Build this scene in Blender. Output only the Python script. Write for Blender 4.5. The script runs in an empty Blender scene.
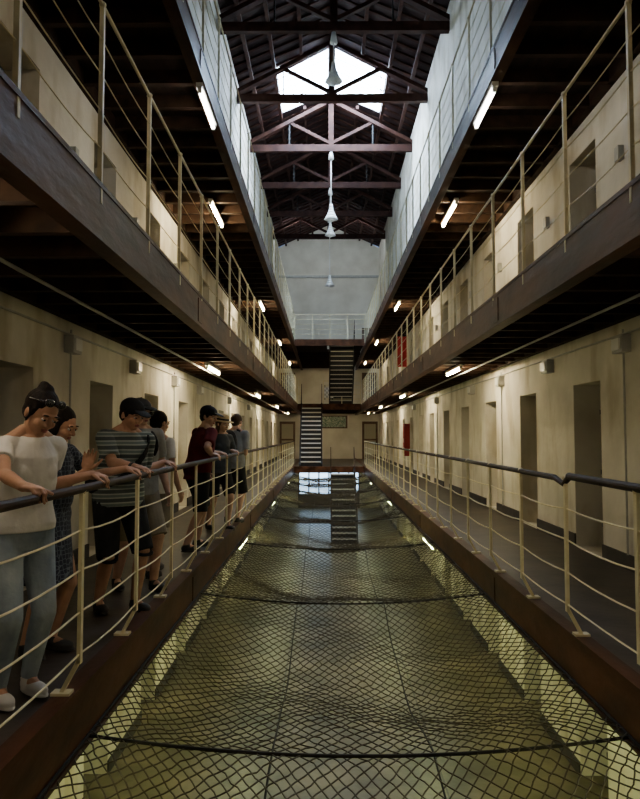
import bpy, math, random
import numpy as np
from mathutils import Vector, Matrix
random.seed(4)
V=Vector
col=bpy.context.scene.collection
# ------------------------------------------------------------------ materials
def mat(name,c1,c2=None,scale=3,rough=.6,metal=0,bump=0,bscale=40,detail=6,coat=0,lo=.35,hi=.65,stretch=(1,1,1),spec=.5):
    m=bpy.data.materials.new(name); m.use_nodes=True
    nt=m.node_tree; N=nt.nodes; L=nt.links; b=N['Principled BSDF']
    b.inputs['Roughness'].default_value=rough; b.inputs['Metallic'].default_value=metal
    b.inputs['Coat Weight'].default_value=coat; b.inputs['Specular IOR Level'].default_value=spec
    b.inputs['Base Color'].default_value=(*c1,1)
    tc=N.new('ShaderNodeTexCoord'); mp=N.new('ShaderNodeMapping'); mp.inputs['Scale'].default_value=stretch
    L.new(tc.outputs['Object'],mp.inputs['Vector'])
    if c2:
        n=N.new('ShaderNodeTexNoise'); n.inputs['Scale'].default_value=scale; n.inputs['Detail'].default_value=detail
        r=N.new('ShaderNodeValToRGB'); r.color_ramp.elements[0].position=lo; r.color_ramp.elements[1].position=hi
        r.color_ramp.elements[0].color=(*c1,1); r.color_ramp.elements[1].color=(*c2,1)
        L.new(mp.outputs[0],n.inputs['Vector']); L.new(n.outputs['Fac'],r.inputs['Fac']); L.new(r.outputs['Color'],b.inputs['Base Color'])
    if bump:
        n2=N.new('ShaderNodeTexNoise'); n2.inputs['Scale'].default_value=bscale; n2.inputs['Detail'].default_value=4
        bp=N.new('ShaderNodeBump'); bp.inputs['Strength'].default_value=bump; bp.inputs['Distance'].default_value=.02
        L.new(mp.outputs[0],n2.inputs['Vector']); L.new(n2.outputs['Fac'],bp.inputs['Height']); L.new(bp.outputs['Normal'],b.inputs['Normal'])
    return m
def multiply_noise(m,scale,lo,hi,dark,stretch=(1,1,1)):
    """extra layer of grime / streaks over the base colour"""
    nt=m.node_tree;N=nt.nodes;L=nt.links;b=N['Principled BSDF']; old=b.inputs['Base Color'].links[0].from_socket
    tc=N.new('ShaderNodeTexCoord'); mp=N.new('ShaderNodeMapping'); mp.inputs['Scale'].default_value=stretch
    n=N.new('ShaderNodeTexNoise'); n.inputs['Scale'].default_value=scale; n.inputs['Detail'].default_value=8
    r=N.new('ShaderNodeValToRGB'); r.color_ramp.elements[0].position=lo; r.color_ramp.elements[1].position=hi
    r.color_ramp.elements[0].color=(*dark,1); r.color_ramp.elements[1].color=(1,1,1,1)
    mx=N.new('ShaderNodeMixRGB'); mx.blend_type='MULTIPLY'; mx.inputs['Fac'].default_value=1
    L.new(tc.outputs['Object'],mp.inputs['Vector']); L.new(mp.outputs[0],n.inputs['Vector']); L.new(n.outputs['Fac'],r.inputs['Fac'])
    L.new(old,mx.inputs['Color1']); L.new(r.outputs['Color'],mx.inputs['Color2']); L.new(mx.outputs[0],b.inputs['Base Color'])
def emis(name,c,s):
    m=bpy.data.materials.new(name); m.use_nodes=True
    b=m.node_tree.nodes['Principled BSDF']; b.inputs['Base Color'].default_value=(*c,1)
    b.inputs['Emission Color'].default_value=(*c,1); b.inputs['Emission Strength'].default_value=s
    return m
def stripes(name,cols,freq,axis='Z'):
    m=mat(name,cols[0],rough=.85); nt=m.node_tree; N=nt.nodes; L=nt.links
    tc=N.new('ShaderNodeTexCoord'); w=N.new('ShaderNodeTexWave'); w.bands_direction=axis; w.inputs['Scale'].default_value=freq
    w.inputs['Distortion'].default_value=.4; w.inputs['Detail'].default_value=0
    r=N.new('ShaderNodeValToRGB'); r.color_ramp.interpolation='CONSTANT'
    e=r.color_ramp.elements; e[0].position=0; e[0].color=(*cols[0],1); e[1].position=.38; e[1].color=(*cols[1],1)
    x=e.new(.8); x.color=(*cols[2],1)
    L.new(tc.outputs['Object'],w.inputs['Vector']); L.new(w.outputs['Fac'],r.inputs['Fac']); L.new(r.outputs['Color'],N['Principled BSDF'].inputs['Base Color'])
    return m
def pattern(name,c1,c2,scale):
    m=mat(name,c1,rough=.85); nt=m.node_tree; N=nt.nodes; L=nt.links
    tc=N.new('ShaderNodeTexCoord'); v=N.new('ShaderNodeTexVoronoi'); v.feature='DISTANCE_TO_EDGE'; v.inputs['Scale'].default_value=scale; v.inputs['Randomness'].default_value=.35
    r=N.new('ShaderNodeValToRGB'); r.color_ramp.interpolation='CONSTANT'; e=r.color_ramp.elements
    e[0].color=(*c2,1); e[1].position=.06; e[1].color=(*c1,1)
    L.new(tc.outputs['Object'],v.inputs['Vector']); L.new(v.outputs['Distance'],r.inputs['Fac']); L.new(r.outputs['Color'],N['Principled BSDF'].inputs['Base Color'])
    return m
M_wall=mat('plaster_white',(.62,.585,.49),(.82,.78,.68),scale=1.3,rough=.75,bump=.25,bscale=9,spec=.3)
multiply_noise(M_wall,2.2,.34,.50,(.72,.68,.58),(1,1,.35))
M_wallend=mat('plaster_end',(.66,.62,.52),(.80,.77,.67),scale=1.2,rough=.8,bump=.2,bscale=6)
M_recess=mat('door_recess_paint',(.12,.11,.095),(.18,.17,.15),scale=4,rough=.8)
M_door=mat('cell_door_paint',(.025,.022,.019),(.045,.04,.034),scale=5,rough=.5)
M_iron=mat('iron_black',(.015,.015,.015),rough=.45,metal=.3,spec=.3)
M_skirt=mat('black_skirting',(.015,.015,.016),(.035,.03,.028),scale=6,rough=.6)
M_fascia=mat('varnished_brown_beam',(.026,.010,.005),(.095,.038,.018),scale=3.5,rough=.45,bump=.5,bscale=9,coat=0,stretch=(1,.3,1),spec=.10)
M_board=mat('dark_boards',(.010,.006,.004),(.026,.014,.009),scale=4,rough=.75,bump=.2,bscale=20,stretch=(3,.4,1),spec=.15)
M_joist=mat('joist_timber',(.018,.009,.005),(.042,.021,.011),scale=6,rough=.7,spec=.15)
M_slate=mat('walkway_slate',(.022,.017,.014),(.056,.043,.033),scale=2.5,rough=.45,bump=.15,bscale=12,spec=.35)
M_cream=mat('cream_paint',(.66,.58,.34),(.78,.71,.47),scale=9,rough=.45)
M_rail=mat('handrail_brown',(.016,.007,.004),(.034,.015,.009),scale=9,rough=.55,spec=.10)
M_net=mat('net_wire',(.055,.042,.024),rough=.7,spec=.15)
M_cable=mat('net_cable',(.015,.012,.009),rough=.7,spec=.15)
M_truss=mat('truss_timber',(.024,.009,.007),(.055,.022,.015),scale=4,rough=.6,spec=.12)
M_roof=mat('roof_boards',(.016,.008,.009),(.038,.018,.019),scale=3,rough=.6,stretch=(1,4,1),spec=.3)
M_white=mat('white_enamel',(.75,.75,.72),rough=.35)
M_tube=emis('tube_glow',(1,.82,.50),215)
M_tubeN=emis('tube_glow_warm',(1,.83,.58),58)
M_tubeG=emis('tube_glow_low',(.93,1,.42),140)
M_sky=emis('skylight_glass',(.58,.76,1),88)
M_sky2=emis('skylight_fill_dim',(.62,.78,1),14)  # glow turned down for the skylight added out of frame
M_day=emis('daylight_window_glass',(.50,.74,1),5)
M_edge=emis('edge_tube_glow',(1,.97,.9),40)
M_wash=emis('end_wall_fill_glow',(.8,.9,1),210)
M_brown=mat('door_frame_brown',(.07,.035,.015),(.12,.06,.028),scale=7,rough=.4)
M_panel=mat('pale_panel',(.36,.33,.24),rough=.5)
M_tread=mat('worn_tread_edge',(.50,.47,.40),rough=.5)
M_grey=mat('grey_box',(.38,.38,.35),(.46,.46,.43),scale=8,rough=.5)
M_red=mat('red_paint',(.60,.015,.015),rough=.45)
M_redd=mat('dark_red_paint',(.30,.012,.012),rough=.5)
M_sign=mat('green_sign',(.10,.19,.15),(.45,.5,.4),scale=22,rough=.5,detail=1,lo=.5,hi=.52)
def floor_mat():
    m=mat('ground_flagstones',(.10,.085,.052),(.20,.165,.105),scale=1.6,rough=.36,bump=.25,bscale=7,spec=.4)
    nt=m.node_tree;N=nt.nodes;L=nt.links;b=N['Principled BSDF']
    old=b.inputs['Base Color'].links[0].from_socket
    tc=N.new('ShaderNodeTexCoord'); br=N.new('ShaderNodeTexBrick'); br.offset=0; br.inputs['Scale'].default_value=1
    br.inputs['Brick Width'].default_value=2.13; br.inputs['Row Height'].default_value=6.5; br.inputs['Mortar Size'].default_value=.012
    br.inputs['Color1'].default_value=(1,1,1,1); br.inputs['Color2'].default_value=(.85,.85,.85,1); br.inputs['Mortar'].default_value=(.35,.35,.35,1)
    mp=N.new('ShaderNodeMapping'); mp.inputs['Location'].default_value=(.69,0,0); L.new(tc.outputs['Object'],mp.inputs['Vector']); L.new(mp.outputs[0],br.inputs['Vector'])
    mx=N.new('ShaderNodeMixRGB'); mx.blend_type='MULTIPLY'; mx.inputs['Fac'].default_value=1
    L.new(old,mx.inputs['Color1']); L.new(br.outputs['Color'],mx.inputs['Color2']); L.new(mx.outputs[0],b.inputs['Base Color'])
    multiply_noise(m,.9,.38,.58,(.5,.52,.45))
    return m
M_floor=floor_mat()
# ------------------------------------------------------------------ mesh builder
class MB:
    def __init__(s): s.v=[]; s.f=[]; s.m=[]; s.mats=[]
    def mi(s,m):
        if m not in s.mats: s.mats.append(m)
        return s.mats.index(m)
    def add(s,vs,fs,m):
        o=len(s.v); k=s.mi(m); s.v+= [tuple(v) for v in vs]
        for f in fs: s.f.append(tuple(i+o for i in f)); s.m.append(k)
    def box(s,x0,x1,y0,y1,z0,z1,m):
        vs=[(x,y,z) for x in(x0,x1) for y in(y0,y1) for z in(z0,z1)]
        s.add(vs,[(0,1,3,2),(4,6,7,5),(0,4,5,1),(2,3,7,6),(0,2,6,4),(1,5,7,3)],m)
    def beam(s,a,b,w,h,m,up=(0,0,1)):
        a=V(a);b=V(b);d=(b-a).normalized(); x=d.cross(V(up))
        if x.length<1e-4: x=d.cross(V((0,1,0)))
        x.normalize(); z=x.cross(d)
        vs=[p+x*sx*w/2+z*sz*h/2 for p in(a,b) for sx in(-1,1) for sz in(-1,1)]
        s.add(vs,[(0,1,3,2),(4,6,7,5),(0,4,5,1),(2,3,7,6),(0,2,6,4),(1,5,7,3)],m)
    def cyl(s,a,b,r0,r1,m,n=10,ex=None,k=1):
        a=V(a);b=V(b);d=(b-a)
        if d.length<1e-6: return
        d.normalize(); x=V(ex).copy() if ex else (d.cross(V((0,0,1))) if abs(d.z)<.95 else d.cross(V((0,1,0))))
        x=(x-d*x.dot(d)).normalized(); y=d.cross(x)
        vs=[]
        for p,r in((a,r0),(b,r1)):
            for i in range(n):
                t=2*math.pi*i/n; vs.append(p+x*math.cos(t)*r+y*math.sin(t)*r*k)
        fs=[(i,(i+1)%n,n+(i+1)%n,n+i) for i in range(n)]+[tuple(range(n))[::-1],tuple(range(n,2*n))]
        s.add(vs,fs,m)
    def sph(s,c,r,m,R=None,n=14,k=9):
        if not hasattr(r,'__len__'): r=(r,r,r)
        c=V(c); R=R or Matrix.Identity(3); vs=[];fs=[]
        for j in range(1,k):
            ph=math.pi*j/k
            for i in range(n):
                t=2*math.pi*i/n
                vs.append(c+R@V((r[0]*math.sin(ph)*math.cos(t),r[1]*math.sin(ph)*math.sin(t),r[2]*math.cos(ph))))
        for j in range(k-2):
            for i in range(n):
                a=j*n+i;b=j*n+(i+1)%n; fs.append((a,a+n,b+n,b))
        t=len(vs); vs.append(c+R@V((0,0,r[2]))); vs.append(c+R@V((0,0,-r[2])))
        for i in range(n):
            fs.append((t,i,(i+1)%n)); fs.append((t+1,(k-2)*n+(i+1)%n,(k-2)*n+i))
        s.add(vs,fs,m)
    def loft(s,rings,m,n=24):
        vs=[];fs=[]
        for c,x,y in rings:
            for i in range(n):
                t=2*math.pi*i/n; vs.append(c+x*math.cos(t)+y*math.sin(t))
        for j in range(len(rings)-1):
            for i in range(n):
                fs.append((j*n+i,j*n+(i+1)%n,(j+1)*n+(i+1)%n,(j+1)*n+i))
        fs.append(tuple(range(n))[::-1]); fs.append(tuple(range((len(rings)-1)*n,len(rings)*n)))
        s.add(vs,fs,m)
    def obj(s,name,smooth=False,parent=None):
        me=bpy.data.meshes.new(name)
        me.from_pydata(s.v,[],s.f)
        for m in s.mats: me.materials.append(m)
        me.polygons.foreach_set('material_index',s.m)
        if smooth: me.polygons.foreach_set('use_smooth',[True]*len(s.f))
        me.update(); o=bpy.data.objects.new(name,me); col.objects.link(o)
        if parent: o.parent=parent
        return o
# ------------------------------------------------------------------ dimensions
XL,XR=-2.70,3.15
EL,ER=-1.33,1.70
ZL=[-2.8,0,2.83,5.45]
YB,YE=-5.0,40.0
ZT=11.9
MX=(XL+XR)/2
ZR=13.75; ZEV=12.25
DY=[.7+2.4*k for k in range(17)]
DY=[y for y in DY if y<38.5]; DY=[-4.1,-1.7]+DY
for side,X,sg in(('left',XL,-1),('right',XR,1)):
    w=MB()
    def bx(mb,d0,d1,y0,y1,z0,z1,m):
        a,b=X+sg*d0,X+sg*d1; mb.box(min(a,b),max(a,b),y0,y1,z0,z1,m)
    for li,z in enumerate(ZL):
        top=ZL[li+1] if li<3 else ZT+.4
        prev=YB
        for y in DY:
            bx(w,0,.5,prev,y,z,top,M_wall); bx(w,0,.5,y,y+.85,z+2.02,top,M_wall); prev=y+.85
        bx(w,0,.5,prev,YE,z,top,M_wall)
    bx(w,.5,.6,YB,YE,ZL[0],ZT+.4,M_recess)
    w.obj('wall_'+side)
    bb=MB()
    for z in ZL:
        prev=YB
        for y in DY+[YE]:
            bx(bb,-.02,.0,prev,y,z,z+.16,M_skirt); prev=y+.85
    bb.obj('baseboard_'+side)
    for li,z in enumerate(ZL):
        d=MB()
        for y in DY:
            bx(d,.34,.40,y,y+.85,z,z+2.02,M_door)
            bx(d,.30,.34,y+.06,y+.79,z+.9,z+.96,M_iron)
            bx(d,.30,.34,y+.06,y+.79,z+.25,z+.31,M_iron); bx(d,.30,.34,y+.06,y+.79,z+1.65,z+1.71,M_iron)
            bx(d,.29,.34,y+.62,y+.74,z+1.05,z+1.2,M_iron)
            bx(d,.31,.34,y+.36,y+.48,z+1.38,z+1.5,M_grey)
        d.obj('door_%d'%(li*2+(1 if sg<0 else 2)))
f=MB(); f.box(XL-.6,XR+.6,YB,YE+.3,ZL[0]-.2,ZL[0],M_floor); f.obj('floor')
def gable(name,y0,y1,m):
    g=MB(); x0,x1=XL-.6,XR+.6
    zs=ZEV-.25
    pts=[(x0,ZL[0]-.2),(x1,ZL[0]-.2),(x1,zs),(MX,ZR+.2),(x0,zs)]
    vs=[(x,y0,z) for x,z in pts]+[(x,y1,z) for x,z in pts]
    fs=[(0,1,2,3,4),(9,8,7,6,5)]+[(i,5+i,5+(i+1)%5,(i+1)%5) for i in range(5)]
    g.add(vs,fs,m); return g.obj(name)
gable('wall_end',YE,YE+.3,M_wallend); gable('wall_back',YB-.3,YB,M_wallend)
# ------------------------------------------------------------------ galleries
def gallery(side,z,li):
    g=MB(); sg=-1 if side=='l' else 1
    e=EL if side=='l' else ER; X=XL if side=='l' else XR
    if li>1: e+= .03 if side=='l' else .07
    es=e+sg*.02; x0,x1=min(es,X),max(es,X)
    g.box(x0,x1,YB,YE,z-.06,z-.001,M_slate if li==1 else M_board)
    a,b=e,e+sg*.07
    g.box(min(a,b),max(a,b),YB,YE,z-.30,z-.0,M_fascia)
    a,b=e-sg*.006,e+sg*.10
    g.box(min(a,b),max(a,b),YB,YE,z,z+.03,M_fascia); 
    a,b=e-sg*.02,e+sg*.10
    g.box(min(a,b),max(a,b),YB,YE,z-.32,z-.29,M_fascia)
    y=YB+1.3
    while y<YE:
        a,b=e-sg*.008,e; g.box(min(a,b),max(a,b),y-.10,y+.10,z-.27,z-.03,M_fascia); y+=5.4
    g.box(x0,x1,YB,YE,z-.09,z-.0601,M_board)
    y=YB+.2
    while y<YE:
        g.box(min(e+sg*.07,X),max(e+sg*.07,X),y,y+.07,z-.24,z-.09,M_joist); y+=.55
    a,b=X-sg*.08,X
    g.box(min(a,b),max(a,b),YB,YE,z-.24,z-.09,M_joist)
    return g.obj('gallery_walkway')
for li in(1,2,3):
    for sd in'lr': gallery(sd,ZL[li],li)
def landing(z,y0,y1,hole=None,li=1):
    g=MB(); a,b=EL-.0,ER+.0
    if hole:
        hx0,hx1,hy0,hy1=hole
        g.box(a,b,y0,hy0,z-.09,z-.001,M_board); g.box(a,b,hy1,y1,z-.09,z-.001,M_board)
        g.box(a,hx0,hy0,hy1,z-.09,z-.001,M_board); g.box(hx1,b,hy0,hy1,z-.09,z-.001,M_board)
    else: g.box(a,b,y0,y1,z-.09,z-.001,M_slate if li==1 else M_board)
    g.box(a,b,y0-.07,y0,z-.26,z+.02,M_fascia)
    yy=y0+.5
    while yy<y1:
        if not hole or yy>hole[3] or yy<hole[2]-.1: g.box(a,b,yy,yy+.08,z-.24,z-.09,M_joist)
        yy+=.8
    g.obj('landing_platform')
landing(ZL[1],30.0,YE); landing(ZL[2],32.6,YE,li=2); landing(ZL[3],29.4,YE,(.1,1.4,29.9,32.6),3)
lb=MB(); lb.box(EL,ER,YB,.5,-.09,-.001,M_slate); lb.box(EL,ER,.5,.57,-.3,.02,M_fascia); lb.obj('landing_platform')
# ------------------------------------------------------------------ railings
def post(mb,x,y,z,sg,h,kick=True):
    w=.036
    if kick:
        mb.beam((x,y,z+.16),(x,y,z+h),.02,w,M_cream,up=(0,1,0))
        mb.beam((x+sg*.09,y,z+.012),(x,y,z+.18),.02,w,M_cream,up=(0,1,0))
        mb.box(x+sg*.09-.05,x+sg*.09+.05,y-.035,y+.035,z,z+.015,M_cream)
    else:
        mb.beam((x,y,z-.12),(x,y,z+h),.026,.026,M_cream,up=(0,1,0))
    mb.sph((x,y,z+h),.022,M_cream,n=8,k=6)
PY0=2.62
def railing(side,li):
    z=ZL[li]; sg=-1 if side=='l' else 1
    x = {('l',1):-1.30,('r',1):1.66,('l',2):-1.31,('r',2):1.78,('l',3):-1.31,('r',3):1.78}[(side,li)]
    r=MB(); H=1.10; y=PY0 if li==1 else 2.85
    ys=[]
    y-=1.09*5
    while y<(29.6 if li==1 else 32.4 if li==2 else 29.3):
        ys.append(y); y+=1.09
    for y in ys: post(r,x,y,z+.03,sg,H-.03,kick=(li==1))
    y0,y1=ys[0],ys[-1]; rw=.0055 if li==1 else .0042
    for hz in(.24,.46,.68,.89):
        n=len(ys)
        for i in range(n-1):
            sag=random.uniform(.006,.024)
            a=V((x,ys[i],z+hz)); b=V((x,ys[i+1],z+hz)); pv=a
            for k in(.25,.5,.75,1):
                p=a.lerp(b,k)-V((0,0,sag*4*k*(1-k))); r.cyl(pv,p,rw,rw,M_cream,n=6); pv=p
    if li==1:
        if side=='r':
            yc=4.72
            r.cyl((x,y0,z+H+.015),(x,yc,z+H+.015),.025,.025,M_rail,n=12)
            r.sph((x,yc,z+H+.015),.026,M_rail)
            r.cyl((x,yc,z+H+.01),(x,yc+.12,z+H-.045),.022,.018,M_rail); r.cyl((x,yc+.12,z+H-.045),(x,yc+.3,z+H-.01),.018,.022,M_rail)
            r.cyl((x,yc+.3,z+H-.01),(x,y1,z+H-.01),.022,.022,M_rail,n=8)
        else:
            r.cyl((x,y0,z+H+.01),(x,y1,z+H+.01),.024,.024,M_rail,n=12)
    else:
        r.cyl((x,y0,z+H),(x,y1,z+H),.012,.012,M_cream,n=8)
    r.obj('gallery_railing')
for li in(1,2,3):
    for sd in'lr': railing(sd,li)
def xrail(z,y,x0,x1,gap=None):
    r=MB(); segs=[(x0,x1)] if not gap else [(x0,gap[0]),(gap[1],x1)]
    for a,b in segs:
        n=max(1,round((b-a)/.75))
        for i in range(n+1): post(r,a+(b-a)*i/n,y,z,0,1.1,False)
        for hz in(.24,.46,.68,.89,1.1): r.cyl((a,y,z+hz),(b,y,z+hz),.016 if hz>1 else .010,.016 if hz>1 else .010,M_cream,n=6)
    r.obj('landing_railing')
xrail(ZL[2],32.6,EL+.04,ER-.02,(-1.18,-.08)); xrail(ZL[3],29.45,EL+.04,ER+.02)
# ------------------------------------------------------------------ stairs
def stairs(x0,x1,ya,za,yb,zb,n=13):
    s=MB()
    for x in(x0,x1):
        s.beam((x,ya,za+.02),(x,yb,zb-.02),.06,.24,M_iron,up=(0,0,1))
        s.beam((x,ya,za+.95),(x,yb,zb+.95),.028,.028,M_rail)
        for t in(0,.33,.66,1):
            y=ya+(yb-ya)*t;z=za+(zb-za)*t; s.cyl((x,y,z),(x,y,z+.95),.012,.012,M_rail,n=6)
    dz=(zb-za)/(n+1); f=1 if yb>ya else -1
    for i in range(1,n+1):
        t=i/(n+1); y=ya+(yb-ya)*t; z=za+(zb-za)*t
        s.box(x0,x1,y-.12,y+.12,z-.02,z+.02,M_iron)
        s.box(x0,x1,y-f*.09-.008,y-f*.09+.008,z-dz,z-.02,M_iron)
        s.box(x0+.03,x1-.03,y-.135,y-.12,z-.03,z+.022,M_tread)
    s.obj('staircase')
stairs(-1.1,-.15,30.4,0,32.55,ZL[2]); stairs(.22,1.3,33.0,ZL[2],29.95,ZL[3]); stairs(.25,1.25,26.6,ZL[0],29.85,-.1)
# ------------------------------------------------------------------ safety net
def net():
    x0,x1=EL+.0,ER-.0; y0,y1=.6,29.9; dx=.0425; dy=.058
    ni=int((x1-x0)/dx); nj=int((y1-y0)/dy); dx=(x1-x0)/ni
    C0,CS=3.93,3.45
    def zf(i,j):
        x=x0+i*dx;y=y0+j*dy; u=(x-(x0+x1)/2)/((x1-x0)/2)
        ph=((y-C0)/CS)%1.0
        return -.27-.11*(1-u*u)-.22*np.sin(np.pi*ph)*(1-np.abs(u)**3)-.05*np.sin(x*3.1+y*1.7)*np.sin(y*2.3-x)*(1-u**4)
    I,J=np.meshgrid(np.arange(ni),np.arange(1,nj),indexing='ij'); I=I.ravel();J=J.ravel()
    up=((I+J)%2==0)
    J2=np.where(up,J+1,J-1); 
    rng=np.random.default_rng(3); jit=rng.normal(0,.0042,(ni+2,nj+3,3))
    def P(i,j):
        x=x0+i*dx; y=y0+j*dy; u=(x-(x0+x1)/2)/((x1-x0)/2)
        sc=.05*np.abs(np.sin(np.pi*(y-C0)/(CS/4)))*np.sign(u)*np.abs(u)**6
        return np.stack([x-sc+(.03*np.sin(y*1.3+x*2)+.012*np.sin(y*5.1-x*3))*(1-u**4),y+.07*np.sin(x*2.2+.4*y)*np.cos(y*.9),zf(i,j)],1)+jit[i,j]
    A=P(I,J); B=P(I+1,J2)
    D=B-A; D/=np.linalg.norm(D,axis=1)[:,None]
    S=np.cross(D,[0,0,1]); S/=np.linalg.norm(S,axis=1)[:,None]; U=np.cross(S,D)
    r=.0048; offs=[]
    for k in range(3):
        t=2*math.pi*k/3+.5; offs.append(S*math.cos(t)*r+U*math.sin(t)*r)
    vs=np.stack([A+offs[0],A+offs[1],A+offs[2],B+offs[0],B+offs[1],B+offs[2]],1).reshape(-1,3)
    n=len(A); base=(np.arange(n)*6)[:,None]
    q=np.array([[0,1,4,3],[1,2,5,4],[2,0,3,5]]).ravel()[None,:]
    loops=(base+q).ravel().astype(np.int32)
    me=bpy.data.meshes.new('safety_net'); me.vertices.add(len(vs)); me.vertices.foreach_set('co',vs.ravel().astype(np.float32))
    me.loops.add(len(loops)); me.loops.foreach_set('vertex_index',loops)
    nf=n*3; me.polygons.add(nf); me.polygons.foreach_set('loop_start',np.arange(nf,dtype=np.int32)*4)
    try: me.polygons.foreach_set('loop_total',np.full(nf,4,dtype=np.int32))
    except Exception: pass
    me.update(calc_edges=True); me.validate(); me.materials.append(M_net)
    root=bpy.data.objects.new('safety_net',None); col.objects.link(root)
    o=bpy.data.objects.new('net_mesh',me); col.objects.link(o); o.parent=root
    c=MB(); y=C0-CS
    while y<29.9:
        if y>.6:
            pts=[]
            for k in range(17):
                u=-1+2*k/16; x=(x0+x1)/2+u*(x1-x0)/2; pts.append(V((x,y,-.275-.11*(1-u*u))))
            for k in range(16): c.cyl(pts[k],pts[k+1],.010,.010,M_cable,n=6)
        y+=CS
    for x in(x0+.01,x1-.01): c.cyl((x,y0,-.275),(x,y1,-.275),.010,.010,M_cable,n=6)
    for xx in(-.30,.62):
        prev=None
        for k in range(0,nj,6):
            i=(xx-x0)/dx; p=V((xx,y0+k*dy,float(zf(i,k))-.002))
            if prev: c.cyl(prev,p,.006,.006,M_cable,n=5)
            prev=p
    c.obj('support_cables',parent=root)
net()
# ------------------------------------------------------------------ roof
def slope_z(x): return ZR-(abs(x-MX))/(XR+.5-MX)*(ZR-ZEV)
SK=[(5.6,8.2,.12,1.75),(21.2,24.3,.12,1.75)]  # first opening is unseen, added for top light on net and beams
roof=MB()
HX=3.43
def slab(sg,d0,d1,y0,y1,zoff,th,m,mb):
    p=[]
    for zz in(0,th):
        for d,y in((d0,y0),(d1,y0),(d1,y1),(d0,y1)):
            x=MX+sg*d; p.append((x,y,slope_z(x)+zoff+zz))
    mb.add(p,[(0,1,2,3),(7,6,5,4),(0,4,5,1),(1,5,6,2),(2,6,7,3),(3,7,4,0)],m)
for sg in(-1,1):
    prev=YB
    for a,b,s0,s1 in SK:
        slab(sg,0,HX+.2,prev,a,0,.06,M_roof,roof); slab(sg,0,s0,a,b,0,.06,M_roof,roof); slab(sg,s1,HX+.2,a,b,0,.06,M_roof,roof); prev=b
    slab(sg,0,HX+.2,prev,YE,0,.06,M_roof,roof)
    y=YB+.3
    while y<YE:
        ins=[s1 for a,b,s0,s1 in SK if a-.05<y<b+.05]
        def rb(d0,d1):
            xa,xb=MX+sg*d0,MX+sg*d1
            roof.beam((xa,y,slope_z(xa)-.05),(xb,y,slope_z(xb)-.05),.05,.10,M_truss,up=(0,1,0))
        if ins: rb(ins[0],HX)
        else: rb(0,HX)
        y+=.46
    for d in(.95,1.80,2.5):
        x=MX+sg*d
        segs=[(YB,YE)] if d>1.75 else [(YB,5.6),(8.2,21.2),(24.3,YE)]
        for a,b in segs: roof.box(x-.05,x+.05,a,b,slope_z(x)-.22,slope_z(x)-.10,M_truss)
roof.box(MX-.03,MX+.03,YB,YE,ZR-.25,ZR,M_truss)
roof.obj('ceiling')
for k,(a,b,s0,s1) in enumerate(SK):
    w=MB()
    for sg in(-1,1):
        slab(sg,s0,s1,a,b,.04,.01,M_sky if k==1 else M_sky2,w)
        n=4
        for i in range(n+1):
            y=a+(b-a)*i/n; xa,xb=MX+sg*s0,MX+sg*s1
            w.beam((xa,y,slope_z(xa)),(xb,y,slope_z(xb)),.03,.05,M_white,up=(0,1,0))
    w.obj('window_%d'%(k+1))
ZTIE=11.7
TY=[17.0+3.7*k for k in range(-5,6)]
for ty in TY:
    t=MB(); xl,xr=XL-.1,XR+.1
    t.box(xl,xr,ty-.08,ty+.08,ZTIE-.12,ZTIE+.12,M_truss)
    t.box(MX-.09,MX+.09,ty-.07,ty+.07,ZTIE+.12,ZR-.2,M_truss)
    for sg in(-1,1):
        xe=MX+sg*2.98
        t.beam((xe,ty,ZTIE+.18),(MX,ty,ZR-.30),.12,.2,M_truss,up=(0,1,0))
        t.beam((MX+sg*.05,ty,ZTIE+.2),(MX+sg*1.5,ty,(ZTIE+.18+ZR-.30)/2-.02),.1,.12,M_truss,up=(0,1,0))
        xx=MX+sg*1.5; t.box(xx-.02,xx+.02,ty-.02,ty+.02,ZTIE+.1,ZTIE+1.0,M_iron)
    t.obj('roof_truss')
# horizontal picture moulding on the end wall
tr=MB(); tr.box(XL,XR,YE-.10,YE,10.55,10.68,M_grey); tr.obj('trim_1')
# glazed daylight doors at the ground-floor end
gw=MB(); gx0,gx1=-1.5,1.95
gw.box(gx0,gx1,YE-.06,YE-.04,-2.0,-.45,M_day)
n=6
for i in range(n+1):
    x=gx0+(gx1-gx0)*i/n; gw.box(x-.04,x+.04,YE-.12,YE,-2.8,-.4,M_door)
for z in(-2.05,-1.2,-.45): gw.box(gx0,gx1,YE-.11,YE,z-.04,z+.04,M_door)
gw.box(gx0,gx1,YE-.08,YE,-2.8,-2.05,M_door)
gw.obj('window_3')
# ------------------------------------------------------------------ lights
def tube(x,y,z,m,L=1.25):
    t=MB(); t.box(x-.035,x+.035,y-L/2-.03,y+L/2+.03,z+.03,z+.075,M_white)
    t.cyl((x,y-L/2,z),(x,y+L/2,z),.019,.019,m,n=8)
    for yy in(y-L/2,y+L/2): t.box(x-.02,x+.02,yy-.02,yy+.02,z-.02,z+.04,M_white)
    t.obj('end_wall_fill_tube')
for y in(-3.5,3.1,12.0,20,28,36):
    m=M_tube if y>5 else M_tubeN
    tube(-1.95,y,ZL[2]-.32,m); tube(2.30,y+.3,ZL[2]-.32,m)
for y in(-3.0,4.0,11.6,20,28,36):
    m=M_tube if y>5 else M_tubeN
    tube(-1.85,y,ZL[3]-.32,m); tube(2.12,y,ZL[3]-.32,m)
for y in(-2,12.0,19,27,35):
    tube(-1.42,y,-.48,M_tubeG); tube(1.79,y,-.48,M_tubeG)
for y in(3.6,7.6): tube(-1.80,y,-.36,M_tubeG); tube(2.2,y,-.36,M_tubeG)  # extra tubes tucked out of sight, added to light the ground-floor walls
for x in(-1.33,1.80): tube(x,7.6,ZL[3]-.40,M_edge,.9)
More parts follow.
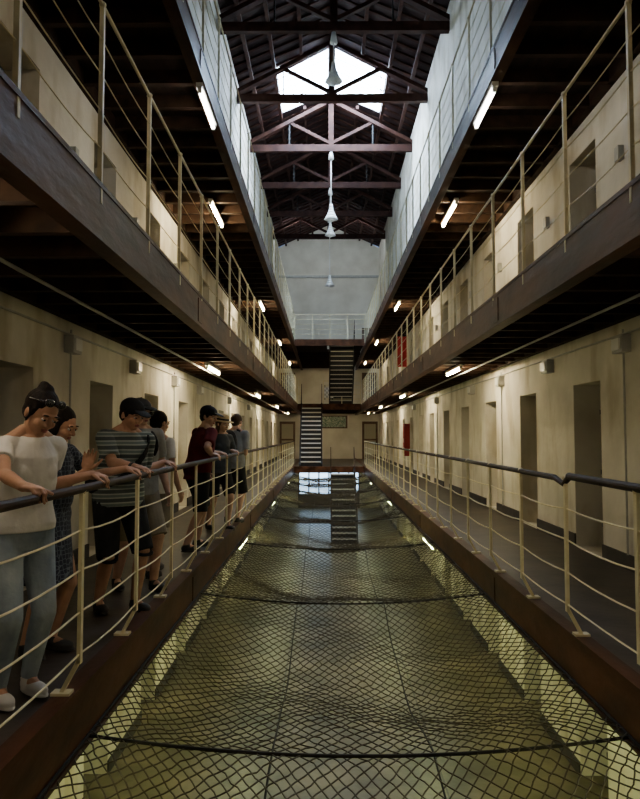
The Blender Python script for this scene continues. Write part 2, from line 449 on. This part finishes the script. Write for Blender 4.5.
for x in(-1.2,1.6):
    t=MB(); t.box(x-.65,x+.65,35.58,35.62,11.66,11.76,M_white); t.cyl((x-.6,35.65,11.72),(x+.6,35.65,11.72),.02,.02,M_wash,n=8); t.obj('end_wall_fill_tube')  # added fill, hidden behind the tie beam to brighten the end wall
def pendant(y,zb,sc=1):
    p=MB(); x=MX
    p.cyl((x,y,ZTIE-.12),(x,y,zb+.45*sc),.016,.016,M_white,n=8)
    p.cyl((x,y,ZTIE-.40),(x,y,ZTIE-.12),.10,.05,M_white,n=14)
    prof=[(.05,.5),(.065,.38),(.08,.3),(.12,.2),(.165,.1),(.22,.02),(.225,0)]
    for (r0,h0),(r1,h1) in zip(prof,prof[1:]): p.cyl((x,y,zb+h0*sc),(x,y,zb+h1*sc),r0*sc,r1*sc,M_white,n=18)
    p.sph((x,y,zb),.08*sc,M_white)
    p.obj('pendant_lamp',smooth=True)
for y,zz,sc in((17,10.3,1),(24.4,9.1,1.1),(28.1,9.6,1),(31.8,8.3,1)): pendant(y,zz,sc)
# ------------------------------------------------------------------ fittings
for X,sg in((XL,1),(XR,-1)):
    c=MB()
    x=X+sg*.6
    c.cyl((x,YB+.1,ZL[2]-.30),(x,YE-.1,ZL[2]-.30),.014,.014,M_grey,n=8)
    x=X+sg*.03
    c.cyl((x,YB+.1,2.45),(x,YE-.1,2.45),.012,.012,M_grey,n=8)
    for y in(2.2,7.2,12.2,19.2,27): c.cyl((x,y,.16),(x,y,2.5),.012,.012,M_grey,n=8)
    c.obj('conduit_pipe')
    j=MB()
    for y in(7.2,9.6,12.2,14.6,19.2,24):
        a,b=X,X+sg*.1; j.box(min(a,b),max(a,b),y-.12,y+.12,2.25,2.43,M_grey); 
        a,b=X+sg*.1,X+sg*.12; j.box(min(a,b),max(a,b),y-.09,y+.09,2.28,2.40,M_white)
        a,b=X,X+sg*.06; j.box(min(a,b),max(a,b),y-.05,y+.05,4.3,4.45,M_grey)
    j.obj('junction_box')
def boxobj(name,parts):
    b=MB()
    for p in parts: b.box(*p)
    return b.obj(name)
boxobj('red_banner',[(2.72,3.12,25.98,26.02,3.95,5.1,M_red),(2.68,XR,25.97,26.03,5.1,5.16,M_iron)])
boxobj('fire_hose_cabinet',[(XR-.20,XR-.002,25.6,26.1,.6,1.8,M_redd),(XR-.22,XR-.20,25.66,26.04,.7,1.7,M_redd),(XR-.24,XR-.22,25.7,25.74,1.1,1.25,M_white)])
k=9
for zl in(0,ZL[2],ZL[3]):
    for xa in(-2.62,2.15):
        b=MB(); x0,x1=xa,xa+.9
        b.box(x0,x1,YE-.10,YE,zl,zl+2.15,M_brown); b.box(x0+.12,x1-.12,YE-.13,YE-.10,zl+.25,zl+2.0,M_panel if zl==0 else M_door)
        b.box(x0+.12,x1-.12,YE-.15,YE-.13,zl+1.05,zl+1.15,M_brown); b.obj('door_%d'%k); k+=1
boxobj('wall_sign',[(-.5,1.3,YE-.06,YE,1.75,2.5,M_brown),(-.42,1.22,YE-.08,YE-.06,1.82,2.43,M_sign)])
for zc,nm,w in((ZL[2]+.3,'notice_board',.42),):
    b=MB(); yb=32.50
    x0=-.03
    b.box(x0,x0+w,yb,yb+.02,zc,zc+w*1.15,M_white)
    n=5
    for i in range(n):
        for j in range(n):
            if (i+j)%2: b.box(x0+w*i/n,x0+w*(i+1)/n,yb-.006,yb,zc+w*1.15*j/n,zc+w*1.15*(j+1)/n,M_grey)
    for xx in(x0+.03,x0+w-.03): b.box(xx-.015,xx+.015,yb+.02,yb+.08,zc-.1,zc+.6,M_iron)
    b.obj(nm)

# ================================================================== people
def skin(name,a,b): return mat(name,a,b,scale=14,rough=.55,spec=.35)
SK1=skin('skin_tan',(.44,.23,.145),(.52,.29,.19)); SK2=skin('skin_fair',(.50,.29,.21),(.57,.35,.26))
M_lip=mat('lips',(.32,.09,.085),rough=.4); M_eye=mat('eye_white',(.6,.58,.55),rough=.2); M_iris=mat('iris',(.02,.012,.01),rough=.15)
M_hairD=mat('hair_dark',(.006,.004,.004),(.016,.010,.008),scale=60,rough=.6,stretch=(1,1,.2),bump=.3,bscale=90,spec=.1)
M_hairB=mat('hair_brown',(.04,.02,.012),(.07,.038,.022),scale=60,rough=.55,stretch=(1,1,.2),spec=.2)
M_tee=mat('white_cotton',(.76,.74,.73),(.84,.82,.81),scale=8,rough=.9,bump=.6,bscale=9,spec=.2)
M_jean=mat('light_denim',(.22,.28,.36),(.42,.49,.56),scale=5,rough=.9,bump=.5,bscale=18,spec=.2)
M_dress=pattern('navy_print',(.014,.020,.045),(.12,.145,.20),34)
M_polo=stripes('striped_polo',((.05,.065,.07),(.34,.38,.36),(.13,.17,.17)),4.6)
M_dark=mat('dark_cloth',(.008,.008,.010),(.018,.018,.021),scale=9,rough=.85,spec=.2)
M_khaki=mat('khaki',(.22,.19,.14),(.28,.24,.18),scale=9,rough=.9,spec=.2)
M_gtee=mat('grey_cotton',(.22,.23,.24),(.30,.31,.32),scale=9,rough=.9,bump=.4,bscale=10,spec=.2)
M_redsh=mat('dark_red_cotton',(.08,.008,.012),(.12,.012,.016),scale=9,rough=.9,spec=.2)
M_slatecl=mat('slate_shirt',(.04,.05,.065),(.075,.085,.10),scale=9,rough=.9,spec=.2)
M_straw=mat('straw',(.50,.35,.16),(.62,.47,.25),scale=50,rough=.8,bump=.5,bscale=120)
M_shoeW=mat('white_shoe',(.68,.66,.64),rough=.6); M_shoeD=mat('dark_shoe',(.02,.02,.02),rough=.6)
M_glass=mat('sunglass_lens',(.01,.01,.012),rough=.08,coat=1)
def remeshed(mb,name,parent,vox,sm=4):
    o=mb.obj(name,smooth=True,parent=parent)
    r=o.modifiers.new('remesh','REMESH'); r.mode='VOXEL'; r.voxel_size=vox; r.use_smooth_shade=True
    if sm:
        s=o.modifiers.new('smooth','SMOOTH'); s.factor=.5; s.iterations=sm
    return o
def ik(a,b,l1,l2,hint):
    d=b-a; L=min(d.length,(l1+l2)*.999); d=d.normalized()
    x=(l1*l1-l2*l2+L*L)/(2*L); hh=math.sqrt(max(0,l1*l1-x*x))
    h=hint-d*hint.dot(d); h.normalize(); return a+d*x+h*hh, a+d*L
def person(name,px,py,face,h=1.7,lean=5,female=False,head=(15,0),hands=None,feet=None,
           top=M_tee,sleeve=.55,hem=.86,bottom=('shorts',M_dark,.95),shoe=M_shoeD,sk=SK1,hair=('short',M_hairD),hat=None,
           extras=(),vox=.008,build=1.0,side=0,facing_head=None,tilt=0):
    root=bpy.data.objects.new(name,None); root.location=(px,py,.003); col.objects.link(root)
    s=h/1.7; fx,fy=V(face).normalized()[:]
    F=V((fx,fy,0)); R=V((fy,-fx,0)); U=V((0,0,1))
    def W(x,y,z): return (R*x+F*y+U*z)*s
    org=V((px,py,0))
    piv=W(0,0,.93)
    Rl=Matrix.Rotation(-math.radians(lean),3,R)@Matrix.Rotation(math.radians(side),3,F)
    def T(p,w=1.0):
        if w<=0: return p
        q=piv+Rl@(p-piv); return p.lerp(q,min(1,w))
    Rb=Matrix((R,F,U)).transposed()
    Rt=Rl@Rb
    bw=build
    wz={'hip':.168,'waist':.132 if female else .15,'chest':.142 if female else .160,'sh':.155 if female else .175}
    prof=[(.80,.12,.09),(.87,wz['hip']*.98,.115),(.94,wz['hip'],.122),(1.06,wz['waist'],.098),(1.18,(wz['waist']+wz['chest'])/2+.003,.106),(1.27,wz['chest'],.113),(1.33,wz['chest']*.97,.104),(1.375,wz['chest']*.80,.086),(1.41,wz['chest']*.58,.072),(1.437,.066,.060)]
    def ring(z,rx,ry,e=0):
        w=(z-.88)/.14; w=max(0,min(1,w)); c=T(W(0,0,z),w)
        q=Rt if w>.5 else Rb
        k=bw if z<1.36 else 1
        return (c,q.col[0]*(rx*k+e)*s,q.col[1]*(ry*k+e)*s)
    body=MB()
    body.loft([ring(*p) for p in prof],sk)
    nb=T(W(0,-.01,1.42)); 
    hp,hy=head
    if facing_head: 
        hf=V((*facing_head,0)).normalized(); Rh0=Matrix((V((hf.y,-hf.x,0)),hf,U)).transposed()
    else: Rh0=Matrix.Rotation(math.radians(hy),3,U)@Rb
    Rh=Matrix.Rotation(-math.radians(hp),3,Rh0.col[0])@Matrix.Rotation(math.radians(tilt),3,Rh0.col[1])@Rh0
    hc=nb+ (Rt.col[2]*.05+Rh.col[2]*.105+Rh.col[1]*.02)*s
    HS=s*1.03
    def Hd(x,y,z): return hc+Rh@(V((x,y,z))*HS)
    def hr(*r): return tuple(q*HS for q in r)
    body.cyl(nb-Rt.col[2]*.04*s,Hd(0,-.015,-.05),.060*s,.052*s,sk,n=16)
    for q in(-1,1): body.cyl(T(W(q*.03,-.015,1.46)),T(W(q*wz['sh']*.85,-.01,1.375)),.035*s,.045*s,sk,n=12)
    body.sph(Hd(0,-.012,.022),hr(.075,.094,.088),sk,Rh,20,14)
    body.sph(Hd(0,.018,-.035),hr(.058,.070,.074),sk,Rh,18,12)
    body.sph(Hd(0,.058,-.090),hr(.026,.022,.020),sk,Rh)
    body.sph(Hd(0,.078,.018),hr(.055,.012,.012),sk,Rh)
    for q in(-1,1):
        body.sph(Hd(q*.036,.058,-.032),hr(.024,.024,.024),sk,Rh)
        body.sph(Hd(q*.076,-.008,-.012),hr(.010,.018,.030),sk,Rh)
        body.sph(Hd(q*.012,.090,-.034),hr(.008,.010,.008),sk,Rh)
    body.cyl(Hd(0,.080,.012),Hd(0,.104,-.030),.009*HS,.013*HS,sk,n=10); body.sph(Hd(0,.102,-.031),hr(.013,.012,.011),sk,Rh)
    feet=feet or [(-.10,0.02,8),(.10,-.02,-8)]
    hipj=[];knees=[];ank=[];fd=[]
    for i,(q,(ox,oy,ang)) in enumerate(zip((-1,1),feet)):
        hj=W(q*.088*bw,0,.88); an=W(ox,oy-.03,.085)
        d=Matrix.Rotation(math.radians(ang),3,U)@F
        kn,an=ik(hj,an,.43*s,.405*s,d)
        hipj.append(hj);knees.append(kn);ank.append(an);fd.append(d)
        body.sph(hj,.088*s*bw,sk); body.cyl(hj,kn,.086*s*bw,.056*s,sk,n=16); body.sph(kn,.056*s,sk)
        cm=kn.lerp(an,.33)-d*.012*s
        body.cyl(kn,cm,.052*s,.055*s,sk,n=14); body.sph(cm,.055*s,sk); body.cyl(cm,an,.055*s,.036*s,sk,n=14); body.sph(an,.038*s,sk)
        body.cyl(an-U*.01,an+d*.10*s-U*.04*s,.036*s,.028*s,sk)
    shj=[];elb=[];wri=[]
    for q in(-1,1):
        sh=T(W(q*wz['sh']*(.5+.5*bw),0,1.365)); spec=(hands or {}).get('L' if q<0 else 'R')
        if spec:
            tgt=V(spec['p'])-org; hd=V(spec['d']).normalized(); hn=V(spec['n']); hn=(hn-hd*hn.dot(hd)).normalized(); curl=spec.get('c',35)
            hint=V(spec['e']) if 'e' in spec else (R*q*.6-F*.5-U*.8)
        else:
            tgt=sh+W(q*.07,.08,-.50); hd=None; curl=22; hint=-F+R*q*.3
        el,wr=ik(sh,tgt,.285*s,.25*s,hint)
        if hd is None: hd=(wr-el).normalized(); hn=-R*q; hn=(hn-hd*hn.dot(hd)).normalized()
        shj.append(sh);elb.append(el);wri.append(wr)
        ar=(.85 if female else 1)*bw**.5
        body.sph(sh,.056*s*ar,sk); body.cyl(sh,el,.050*s*ar,.038*s*ar,sk,n=14); body.sph(el,.039*s*ar,sk)
        fm=el.lerp(wr,.28); body.cyl(el,fm,.038*s*ar,.041*s*ar,sk,n=14); body.cyl(fm,wr,.041*s*ar,.025*s,sk,n=14); body.sph(wr,.026*s,sk)
        thumb=hd.cross(hn)*(1 if q>0 else -1)
        Rhd=Matrix((thumb,hd,hn)).transposed()
        body.sph(wr+hd*.05*s,tuple(x*s for x in(.040,.055,.016)),sk,Rhd); body.sph(wr+hd*.072*s,tuple(x*s for x in(.041,.024,.014)),sk,Rhd)
        body.cyl(wr,wr+hd*.05*s,.024*s,.022*s,sk)
        for fi,(fl,off) in enumerate(((.072,.032),(.080,.011),(.074,-.011),(.058,-.031))):
            p=wr+hd*(.085-abs(off-.011)*.25)*s+thumb*off*s; d=(hd+thumb*off*1.6).normalized()
            for k,(fr,r0) in enumerate(((.45,.0095),(.30,.0085),(.25,.0078))):
                a=math.radians(curl*(.7,1.1,.8)[k])
                ax=d.cross(hn).normalized(); d=Matrix.Rotation(a,3,ax)@d
                e=p+d*fl*fr*s; body.cyl(p,e,r0*s,(r0-.0008)*s,sk,n=8); body.sph(e,(r0-.0008)*s,sk,n=8,k=6); p=e
        p=wr+hd*.025*s+thumb*.026*s; d=(thumb*.75+hd*.75+hn*.25).normalized()
        for fl,r0 in((.042,.013),(.032,.0105),(.026,.009)):
            e=p+d*fl*s; body.cyl(p,e,r0*s,(r0-.001)*s,sk,n=8); body.sph(e,(r0-.001)*s,sk,n=8,k=6); p=e; d=(d*1+hd*.35+hn*.15).normalized()
    remeshed(body,'body',root,.0045 if vox<.0065 else .0055 if vox<.008 else vox*.85,2)
    fc=MB()
    for q in(-1,1):
        fc.sph(Hd(q*.031,.0785,-.002),hr(.0145,.011,.0085),M_eye,Rh); fc.sph(Hd(q*.031,.087,-.003),hr(.007,.004,.0068),M_iris,Rh)
        fc.sph(Hd(q*.031,.087,.0065),hr(.016,.008,.0050),sk,Rh)
        fc.sph(Hd(q*.033,.087,.023),hr(.019,.006,.0038),hair[1],Rh)
    fc.sph(Hd(0,.0835,-.0585),hr(.021,.009,.0055),M_lip,Rh); fc.sph(Hd(0,.083,-.0665),hr(.019,.0095,.0065),M_lip,Rh)
    fc.obj('face_features',smooth=True,parent=root)
    if hair[0]!='none':
        hh=MB(); m=hair[1]
        hh.sph(Hd(0,-.024,.036),hr(.083,.098,.088),m,Rh,20,14)
        hh.sph(Hd(0,-.045,-.01),hr(.074,.065,.075),m,Rh)
        for q in(-1,1): hh.sph(Hd(q*.066,.0,.02),hr(.016,.035,.045),m,Rh)
        if hair[0]=='bun':
            hh.sph(Hd(0,-.050,.112),hr(.044,.044,.032),m,Rh); hh.sph(Hd(.01,-.060,.130),hr(.028,.028,.020),m,Rh)
            for q in(-1,1): hh.cyl(Hd(q*.072,.03,.03),Hd(q*.07,.0,-.06),.010*HS,.006*HS,m)
        if hair[0]=='bob':
            for q in(-1,1): hh.sph(Hd(q*.066,-.012,-.04),hr(.024,.045,.075),m,Rh)
            hh.sph(Hd(0,-.055,-.06),hr(.07,.045,.07),m,Rh)
        if hair[0]=='long':
            for q in(-1,1): hh.sph(Hd(q*.062,-.02,-.06),hr(.025,.04,.10),m,Rh)
            hh.sph(Hd(0,-.06,-.10),hr(.065,.035,.12),m,Rh)
        remeshed(hh,'hair',root,.006,2)
    if hat:
        ht=MB(); kind,m=hat
        if kind=='cap':
            ht.sph(Hd(0,-.014,.048),hr(.086,.105,.074),m,Rh,22,14)
            ht.sph(Hd(0,.115,.046),hr(.062,.068,.009),m,Matrix.Rotation(-.18,3,Rh.col[0])@Rh)
            ht.sph(Hd(0,-.014,.122),hr(.010,.010,.006),m,Rh)
        else:
            n=28; pr=[(.160,.040),(.161,.046),(.12,.052),(.092,.060),(.088,.10),(.078,.130),(.05,.143),(.001,.145)]
            ht.loft([(Hd(0,-.01,z),Rh.col[0]*r*HS,Rh.col[1]*(r*1.08+.001)*HS) for r,z in pr],m,n)
            ht.loft([(Hd(0,-.01,z),Rh.col[0]*r*HS,Rh.col[1]*(r*1.08)*HS) for r,z in((.0945,.060),(.0915,.085))],M_dark,n)
        ht.obj('hat',smooth=True,parent=root)
    t=MB(); e=.013
    isdress=bottom[0]=='dress'
    pts=[(hem,wz['hip'],.122,e+.008)]+[(z,rx,ry,e+(.012 if .9<z<1.2 else 0)) for z,rx,ry in prof if z>hem+.03 and z<1.42]+[(1.430,.074,.064,.004)]
    t.loft([ring(*p) for p in pts],top)
    if female:
        for q in(-1,1): 
            c=T(W(q*.068,.080,1.245)); t.sph(c,tuple(x*s for x in(.060,.052,.058)),top,Rt)
    if build>1.05: t.sph(T(W(0,.05,1.07)),tuple(x*s for x in(.15*bw,.11*bw,.15)),top,Rt)
    for i,q in enumerate((-1,1)):
        ar=(.85 if female else 1)*bw**.5; sh,el,wr=shj[i],elb[i],wri[i]
        t.sph(sh,.068*s*ar,top); 
        c=T(W(q*.075,-.005,1.39)); t.cyl(c,sh,.050*s,.066*s*ar,top,n=14)
        c=T(W(q*.09,0,1.30)); t.cyl(c,sh-Rt.col[2]*.02,.07*s,.062*s*ar,top,n=14)
        if sleeve<=1: t.cyl(sh,sh.lerp(el,sleeve),.068*s*ar,(.066 if not female else .060)*s*ar,top,n=16)
        else:
            t.cyl(sh,el,.068*s*ar,.052*s*ar,top,n=16); t.sph(el,.052*s*ar,top); t.cyl(el,el.lerp(wr,sleeve-1),.052*s*ar,.040*s*ar,top,n=16)
    if isdress:
        zb=bottom[2]
        t.loft([ring(.98,wz['waist']*1.05,.105,e),ring(.90,wz['hip']*1.03,.13,e),ring(.75,wz['hip']*1.08,.14,e),ring(zb,wz['hip']*1.18,.165,e)],top,28)
    remeshed(t,'dress' if isdress else 'shirt',root,vox,4)
    if not isdress:
        b=MB(); kind,m,ln=bottom
        b.loft([ring(z,rx,ry,.010) for z,rx,ry in((.80,.13,.10),(.87,wz['hip']*.98,.115),(.94,wz['hip'],.12),(1.0,wz['hip']*.92,.11))],m)
        for i in(0,1):
            hj,kn,an=hipj[i],knees[i],ank[i]
            b.sph(hj,.100*s*bw,m)
            if kind=='shorts':
                b.cyl(hj,hj.lerp(kn,min(1,ln)),.101*s*bw,.086*s,m,n=18)
                if ln>1: b.cyl(kn,kn.lerp(an,ln-1),.086*s,.084*s,m,n=18)
            else:
                b.cyl(hj,kn,.099*s*bw,.064*s,m,n=18); b.sph(kn,.064*s,m); cm=kn.lerp(an,.35)-fd[i]*.008
                b.cyl(kn,cm,.064*s,.060*s,m,n=18); b.sph(cm,.060*s,m); b.cyl(cm,an.lerp(kn,.02),.060*s,.045*s,m,n=18)
        remeshed(b,'shorts' if kind=='shorts' else 'jeans',root,vox,3)
    sh=MB()
    for i in(0,1):
        d=fd[i]; sd=d.cross(U); Rf=Matrix((sd,d,U)).transposed(); a=V((ank[i].x,ank[i].y,0))
        sh.sph(a+d*.0*s+U*.048*s,tuple(x*s for x in(.040,.058,.048)),shoe,Rf)
        sh.sph(a+d*.085*s+U*.040*s,tuple(x*s for x in(.045,.088,.038)),shoe,Rf)
        sh.cyl(a+d*.01*s+U*.05*s,a+U*.095*s,.045*s,.043*s,shoe,n=14)
        sh.sph(a+d*.06*s+U*.016*s,tuple(x*s for x in(.047,.125,.015)),shoe,Rf)
    remeshed(sh,'shoes',root,.007,1)
    for ex in extras:
        x=MB()
        if ex=='sunglasses_up':
            for q in(-1,1):
                x.sph(Hd(q*.036,.072,.088),hr(.030,.011,.022),M_glass,Matrix.Rotation(.5,3,Rh.col[0])@Rh)
                x.cyl(Hd(q*.066,.066,.088),Hd(q*.083,-.03,.06),.004*HS,.004*HS,M_glass,n=6)
            x.cyl(Hd(-.012,.082,.09),Hd(.012,.082,.09),.004*HS,.004*HS,M_glass,n=6); x.obj('sunglasses',smooth=True,parent=root)
        if ex=='sunglasses_on':
            for q in(-1,1):
                x.sph(Hd(q*.033,.097,-.002),hr(.027,.006,.018),M_glass,Rh); x.cyl(Hd(q*.058,.092,.004),Hd(q*.081,.0,.004),.003*HS,.003*HS,M_glass,n=6)
            x.cyl(Hd(-.01,.102,.004),Hd(.01,.102,.004),.003,.003,M_glass,n=6); x.obj('sunglasses',smooth=True,parent=root)
        if ex=='strap':
            n=26; pv=None
            for k in range(n+1):
                u=k/n; a=2*math.pi*u
                zc=1.20+.20*math.cos(a); 
                rx=(.178)*bw; ry=.155*bw+ (.03 if bw>1.05 else 0)
                p=T(W(-rx*math.cos(a)*.82,ry*math.sin(a),zc))
                if pv: x.beam(pv,p,.012,.045*s,M_dark,up=Rt.col[2])
                pv=p
            x.sph(T(W(.17*bw,-.06,1.0)),tuple(v*s for v in(.05,.11,.085)),M_dark,Rt); x.obj('shoulder_bag',smooth=False,parent=root)
        if ex=='backpack':
            x.sph(T(W(0,-.17*bw,1.20)),tuple(v*s for v in(.15,.10,.22)),M_dark,Rt); x.sph(T(W(0,-.24*bw,1.12)),tuple(v*s for v in(.11,.06,.12)),M_dark,Rt)
            for q in(-1,1):
                pv=None
                for k in range(13):
                    a=math.pi*k/12; p=T(W(q*.105,-.13+ .28*math.sin(a),1.28+.145*math.cos(a)))
                    if pv: x.cyl(pv,p,.018*s,.018*s,M_dark,n=8)
                    pv=p
            remeshed(x,'backpack',root,.01,2)
        if ex=='watch':
            el,wr=elb[1],wri[1]; d=(wr-el).normalized(); x.cyl(wr-d*.045,wr-d*.02,.033*s,.032*s,M_iron,n=16); x.obj('watch',smooth=True,parent=root)
    return root
RZ=1.145
def grip(y,dirn=(1,0,-.15),x=-1.375,c=55,z=RZ+.015): return {'p':(x,y,z),'d':dirn,'n':(0,0,-1),'c':c}
person('woman_tourist',-1.64,3.72,(.80,-.60),h=1.67,lean=12,female=True,head=(30,0),facing_head=(.82,-.58),tilt=-8,
   hands={'R':grip(3.15,(.9,-.3,-.1)),'L':grip(4.06,(1,.1,-.15))},feet=[(-.09,.0,0),(.10,.03,-6)],
   top=M_tee,sleeve=.5,hem=.90,bottom=('jeans',M_jean,2),shoe=M_shoeW,sk=SK1,hair=('bun',M_hairD),extras=('sunglasses_up',),vox=.006,build=1.05)
person('woman_tourist',-1.80,4.45,(.95,-.30),h=1.60,lean=8,female=True,head=(24,0),facing_head=(.97,-.2),
   hands={'R':{'p':(-1.48,4.28,1.17),'d':(.25,-.1,1),'n':(.3,-.95,0),'c':14,'e':(-.2,-.2,-1)},'L':grip(4.78,(1,.1,-.15))},
   top=M_dress,sleeve=.7,hem=.9,bottom=('dress',M_dress,.50),shoe=M_shoeD,sk=SK1,hair=('bob',M_hairD),vox=.006,build=1.06)
person('man_tourist',-1.64,5.50,(.72,-.70),h=1.70,lean=9,head=(20,0),facing_head=(.80,-.55),side=-3,
   hands={'R':grip(5.02,(1,-.3,-.15)),'L':grip(5.90,(1,.1,-.15))},feet=[(-.12,.10,10),(.10,-.08,-8)],
   top=M_polo,sleeve=.8,hem=.84,bottom=('shorts',M_dark,1.05),sk=SK1,hair=('short',M_hairD),hat=('cap',M_dark),extras=('strap','watch'),vox=.007,build=1.13)
person('man_tourist',-1.70,6.25,(.65,-.75),h=1.73,lean=3,head=(8,0),facing_head=(.8,-.6),
   feet=[(-.12,.14,10),(.10,-.14,-8)],top=M_gtee,sleeve=.7,hem=.84,bottom=('shorts',M_khaki,1.0),sk=SK2,hair=('short',M_hairB),hat=('cap',M_slatecl),extras=('backpack','sunglasses_on'),vox=.008,build=1.05)
person('woman_tourist',-1.70,6.95,(.35,.93),h=1.64,lean=3,female=True,head=(8,0),facing_head=(.6,.8),
   feet=[(-.10,.18,6),(.09,-.18,-6)],top=M_tee,sleeve=.6,hem=.84,bottom=('shorts',M_khaki,.9),sk=SK2,hair=('short',M_hairD),vox=.008)
person('man_tourist',-1.56,8.45,(.80,.60),h=1.77,lean=12,head=(14,0),facing_head=(.9,-.3),
   hands={'R':grip(8.35,(1,.0,-.15)),'L':grip(8.95,(.9,.3,-.15))},feet=[(-.14,.10,6),(.12,-.16,-8)],top=M_redsh,sleeve=.8,hem=.82,bottom=('shorts',M_dark,1.0),sk=SK2,hair=('short',M_hairD),hat=('cap',M_dark),vox=.009,build=1.1)
person('woman_tourist',-1.56,10.2,(.6,-.8),h=1.68,lean=4,female=True,head=(10,0),facing_head=(.8,-.5),
   hands={'L':grip(10.2)},feet=[(-.10,.12,4),(.10,-.12,-4)],top=M_slatecl,sleeve=.8,hem=.84,bottom=('shorts',M_dark,.9),sk=SK2,hair=('long',M_hairB),hat=('straw',M_straw),vox=.010)
person('man_tourist',-1.46,11.0,(.4,.9),h=1.74,lean=8,head=(12,0),
   hands={'R':grip(11.2)},top=M_gtee,sleeve=.8,hem=.84,bottom=('shorts',M_dark,1.0),sk=SK2,hair=('short',M_hairB),extras=('backpack',),vox=.010,build=1.05)
# ------------------------------------------------------------------ world + camera
w=bpy.data.worlds.new('World'); bpy.context.scene.world=w; w.use_nodes=True
w.node_tree.nodes['Background'].inputs[0].default_value=(.5,.65,1,1); w.node_tree.nodes['Background'].inputs[1].default_value=.6
cd=bpy.data.cameras.new('camera'); cam=bpy.data.objects.new('camera',cd); col.objects.link(cam)
cd.sensor_fit='HORIZONTAL'; cd.sensor_width=36; cd.lens=36*690/640; cd.clip_start=.05; cd.clip_end=200
cam.location=(0,0,1.4); cam.rotation_euler=(math.radians(92.9),0,math.radians(.41))
bpy.context.scene.camera=cam
